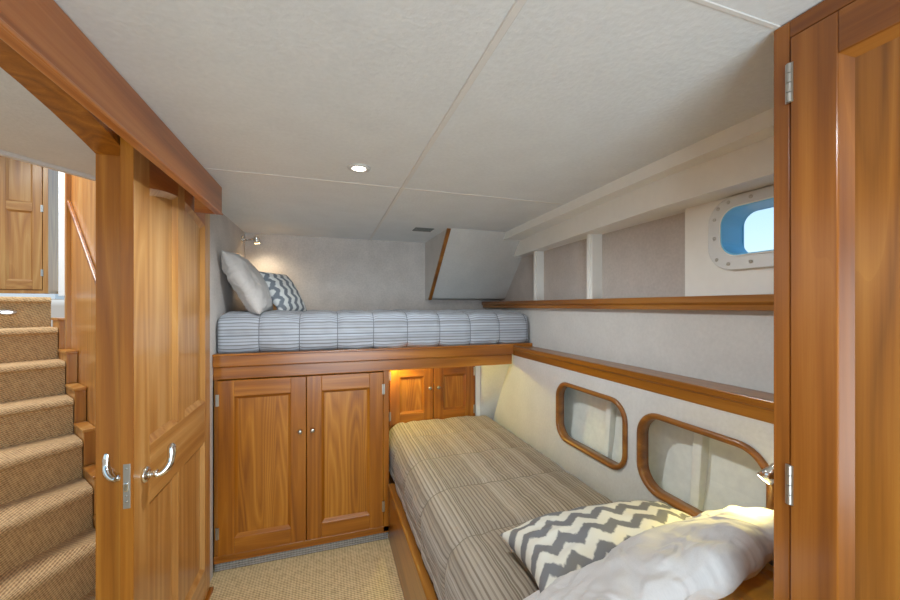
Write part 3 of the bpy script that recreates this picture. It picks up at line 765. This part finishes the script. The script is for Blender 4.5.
P0 = Vector((-1.16, 2.41, 0)); D = Vector((-.6, .8, 0)); NL = Vector((-.738, -.674, 0)); NR = Vector((.8, .6, 0))
sc_ = thing('staircase', (-1.4, 2.2, -1.4), 'carpeted wooden staircase climbing beyond the arched doorway', 'staircase')
tread = .21; rise = .2; Wst = 1.1
turn = {-2: 26, -1: 26, 0: 27, 1: 36, 2: 50}      # the lower steps wind
for k in range(-2, 6):
    z = -.94 + rise * k; e = P0 + D * (tread * k); an = math.radians(turn.get(k, 50)); NLk = Vector((-math.sin(an), -math.cos(an), 0))
    mb = MB(); n = 8
    # carpet wraps tread and riser; rounded nose
    secs = [(.0, -rise)] + [(.0, -.04)]
    for i in range(n + 1): a = PI + -PI / 2 * i / n; secs.append((.022 + .030 * math.cos(a) - .006, -.03 + .03 * math.sin(a)))
    secs += [(tread + .06 if k < 5 else .30, 0), (tread + .06 if k < 5 else .30, -rise)]
    A = []; B = []
    for (d_, zz) in secs:
        p = e + D * d_; p.z = z + zz; A.append(p); q = e + D * (d_ + (.42 if d_ > .1 and k < 5 else 0)) + NLk * Wst; q.z = z + zz; B.append(q)
    ln = [0]
    for p_, q_ in zip(secs, secs[1:]): ln.append(ln[-1] + math.hypot(q_[0] - p_[0], q_[1] - p_[1]))
    mN = len(secs)
    mb.add(A + B, [(i, i + 1, mN + i + 1, mN + i) for i in range(mN - 1)], 0,
           [[(0, ln[i]), (0, ln[i + 1]), (Wst, ln[i + 1]), (Wst, ln[i])] for i in range(mN - 1)])
    mb.add(A, [tuple(range(mN))]); mb.add(B, [tuple(range(mN))])
    mb.obj('step', STAIRC, sc_)
    # stepped wooden side block with a moulded cap
    if k < 5:
        bl = MB(); s = e + NR * .004; w_ = .05
        base = [s - D * .012, s - D * .012 + NR * w_, s + D * (tread - .02) + NR * w_, s + D * (tread - .02)]
        bl.hexa([Vector((p.x, p.y, z - rise - .05)) for p in base], [Vector((p.x, p.y, z + .045)) for p in base]); bo = bl.obj('side_block', SW['z'], sc_, .003)
        cp = MB(); c2 = [s - D * .026 - NR * .008, s - D * .026 + NR * (w_ + .0), s + D * (tread - .02) + NR * w_, s + D * (tread - .02) - NR * .008]
        cp.hexa([Vector((p.x, p.y, z + .045)) for p in c2], [Vector((p.x, p.y, z + .062)) for p in c2]); cp.obj('cap_moulding', SW['y'], bo, .004)
# side panel along the stairs
def on(t, off=.056): p = P0 + D * t + NR * off; return p
m = MB()
q = [on(-.75), on(.80), on(.80, .075), on(-.75, .075)]
m.hexa([Vector((p.x, p.y, -1.4)) for p in q], [Vector((p.x, p.y, 1.6)) for p in q]); struct(m, 'wall_stair', SW['z'], 'tall wooden wall panel beside the stairs', 'wall')
m = MB(); q = [on(.80, .03), on(.835, .03), on(.835, .08), on(.80, .08)]
m.hexa([Vector((p.x, p.y, -1.4)) for p in q], [Vector((p.x, p.y, 1.6)) for p in q]); struct(m, 'trim_18', SW['z'], None, None, .004)
hr = MB()
a = on(.80, .035); b = on(-.40, .035); a.z = .66; b.z = -.32
hr.hexa([a, b, b + Vector((0, 0, .03)), a + Vector((0, 0, .03))], [q_ + NR * .02 for q_ in (a, b, b + Vector((0, 0, .03)), a + Vector((0, 0, .03)))])
o = hr.obj('handrail', W['y'], None, .006); tag(o, 'slim diagonal wooden handrail on the panel beside the stairs', 'handrail')
m = MB(); q = [on(.835, .05), on(1.15, .05), on(1.15, .08), on(.835, .08)]
m.hexa([Vector((p.x, p.y, .07)) for p in q], [Vector((p.x, p.y, 1.6)) for p in q]); struct(m, 'wall_landing', PAINT, 'pale wall strip at the top of the stairs', 'wall')
# landing and upper cupboard
th = math.atan(122 / 372); Fv = Vector((math.sin(th), math.cos(th), 0)); Rv = Vector((math.cos(th), -math.sin(th), 0))
def cam(r, f_, z=0): p = Rv * r + Fv * f_; p.z = z; return p
dd = (Rv * .868 + Fv * .5).normalized(); pr = cam(-3.60, 3.34)
back = Vector((-dd.y, dd.x, 0))
MU = plane_matrix(pr - dd * 1.0 + Vector((0, 0, .145)), dd, (0, 0, 1), (dd.y, -dd.x, 0))
uc = thing('landing_cupboard', (pr - dd * .5 + Vector((0, 0, .1))), 'bright wooden panelled cupboard at the top of the stairs', 'cupboard')
DLC = [SW['z'], SW['x']]
dl_ = panel_door(MU @ Matrix.Translation((0, 0, 0)), .46, 1.45, uc, DLC, SW['z'], .06, .075, .022, rows=2, cols=2, hinge=(0, [.15, 1.3]))
panel_door(MU @ Matrix.Translation((.462, 0, 0)), .50, 1.45, uc, DLC, SW['z'], .06, .075, .022, rows=2, cols=2, hinge=(.50, [.15, .72, 1.3]))
f = MB(MU); f.box(.965, 1.0, -.03, 1.5, -.3, .018); f.box(-.1, 1.0, -.035, -.002, -.3, .012); f.box(-.1, 1.0, 1.455, 1.5, -.3, .012); f.box(-.1, .965, -.002, 1.455, -.32, -.3); f.obj('carcass', SW['z'], uc, .002)
m = MB(MU); m.box(-.3, 1.05, -.085, -.037, -.3, .03); struct(m, 'trim_19', PAINT, None, None, .003)
# courtesy light on the top riser
e = P0 + D * (tread * 5) + NL * .20; e.z = -.94 + rise * 5 - .10; e += Vector((.674, -.738, 0)) * .009
cl = thing('step_light', (e.x, e.y, e.z), 'small oval step light on the top carpeted riser', 'light')
n_ = Vector((-D.x, -D.y, 0)); tang = Vector((NL.x, NL.y, 0)).normalized(); nn = Vector((.674, -.738, 0))
mb = MB(plane_matrix(e, tang, (0, 0, 1), nn))
oval = [(.045 * math.cos(2 * PI * k / 20), .018 * math.sin(2 * PI * k / 20)) for k in range(20)]
mb.hexa([(x, y, -.002) for x, y in oval], [(x * .9, y * .85, .007) for x, y in oval]); mb.obj('bezel', STEEL, cl, .002)
mb = MB(plane_matrix(e, tang, (0, 0, 1), nn)); mb.hexa([(x * .6, y * .5, .006) for x, y in oval], [(x * .55, y * .45, .009) for x, y in oval]); mb.obj('lens', CLENS, cl)
m = MB(); q = [cam(-5.5, 4.6), cam(-2.6, 6.2), cam(-2.58, 6.25), cam(-5.5, 4.7)]

# ---------------------------------------------------------------- light and camera
wld = bpy.data.worlds.new('daylight'); bpy.context.scene.world = wld; wld.use_nodes = True
nt = wld.node_tree; bg = nt.nodes['Background']
tc = N(nt, 'ShaderNodeTexCoord'); sp = N(nt, 'ShaderNodeSeparateXYZ'); nt.links.new(tc.outputs['Generated'], sp.inputs[0])
c = ramp(nt, sp.outputs[2], [(0.0, (.42, .40, .37, 1)), (.02, (.86, .93, .97, 1)), (.12, (.62, .86, 1, 1)), (.35, (.30, .62, .98, 1)), (1, (.25, .5, .95, 1))])
nt.links.new(c, bg.inputs[0]); bg.inputs[1].default_value = 1.0

def area(name, loc, aim, size, watts, col):
    l = bpy.data.lights.new(name, 'AREA'); l.energy = watts; l.size = size; l.color = col
    o = bpy.data.objects.new(name, l); COL.objects.link(o); o.location = Vector(loc) + Vector((0, 0, H))
    o.rotation_euler = (Vector(aim) - Vector(loc)).to_track_quat('-Z', 'Y').to_euler(); return o
area('deckhouse_daylight', (-2.3, 2.6, 1.7), (-1.5, 2.3, -.5), 1.0, 42, (1, .97, .93))
area('cabin_fill', (.15, -1.1, -.35), (.3, 2, .15), 1.2, 30, (.70, .88, 1))  # unseen area lamp added behind the camera to brighten cabin and ceiling

cd = bpy.data.cameras.new('camera'); co = bpy.data.objects.new('camera', cd); COL.objects.link(co)
cd.sensor_width = 36; cd.lens = 372 / 900 * 36; cd.shift_y = 6 / 900; cd.clip_start = .02
co.location = (0, 0, H); co.rotation_euler = (PI / 2, 0, -th)
sc = bpy.context.scene; sc.camera = co
sc.view_settings.view_transform = 'Standard'; sc.view_settings.look = 'None'
sc.view_settings.exposure = 0.27; sc.view_settings.gamma = 1; sc.view_settings.use_curve_mapping = False
for o in bpy.data.objects:
    if '_w' in o: del o['_w']
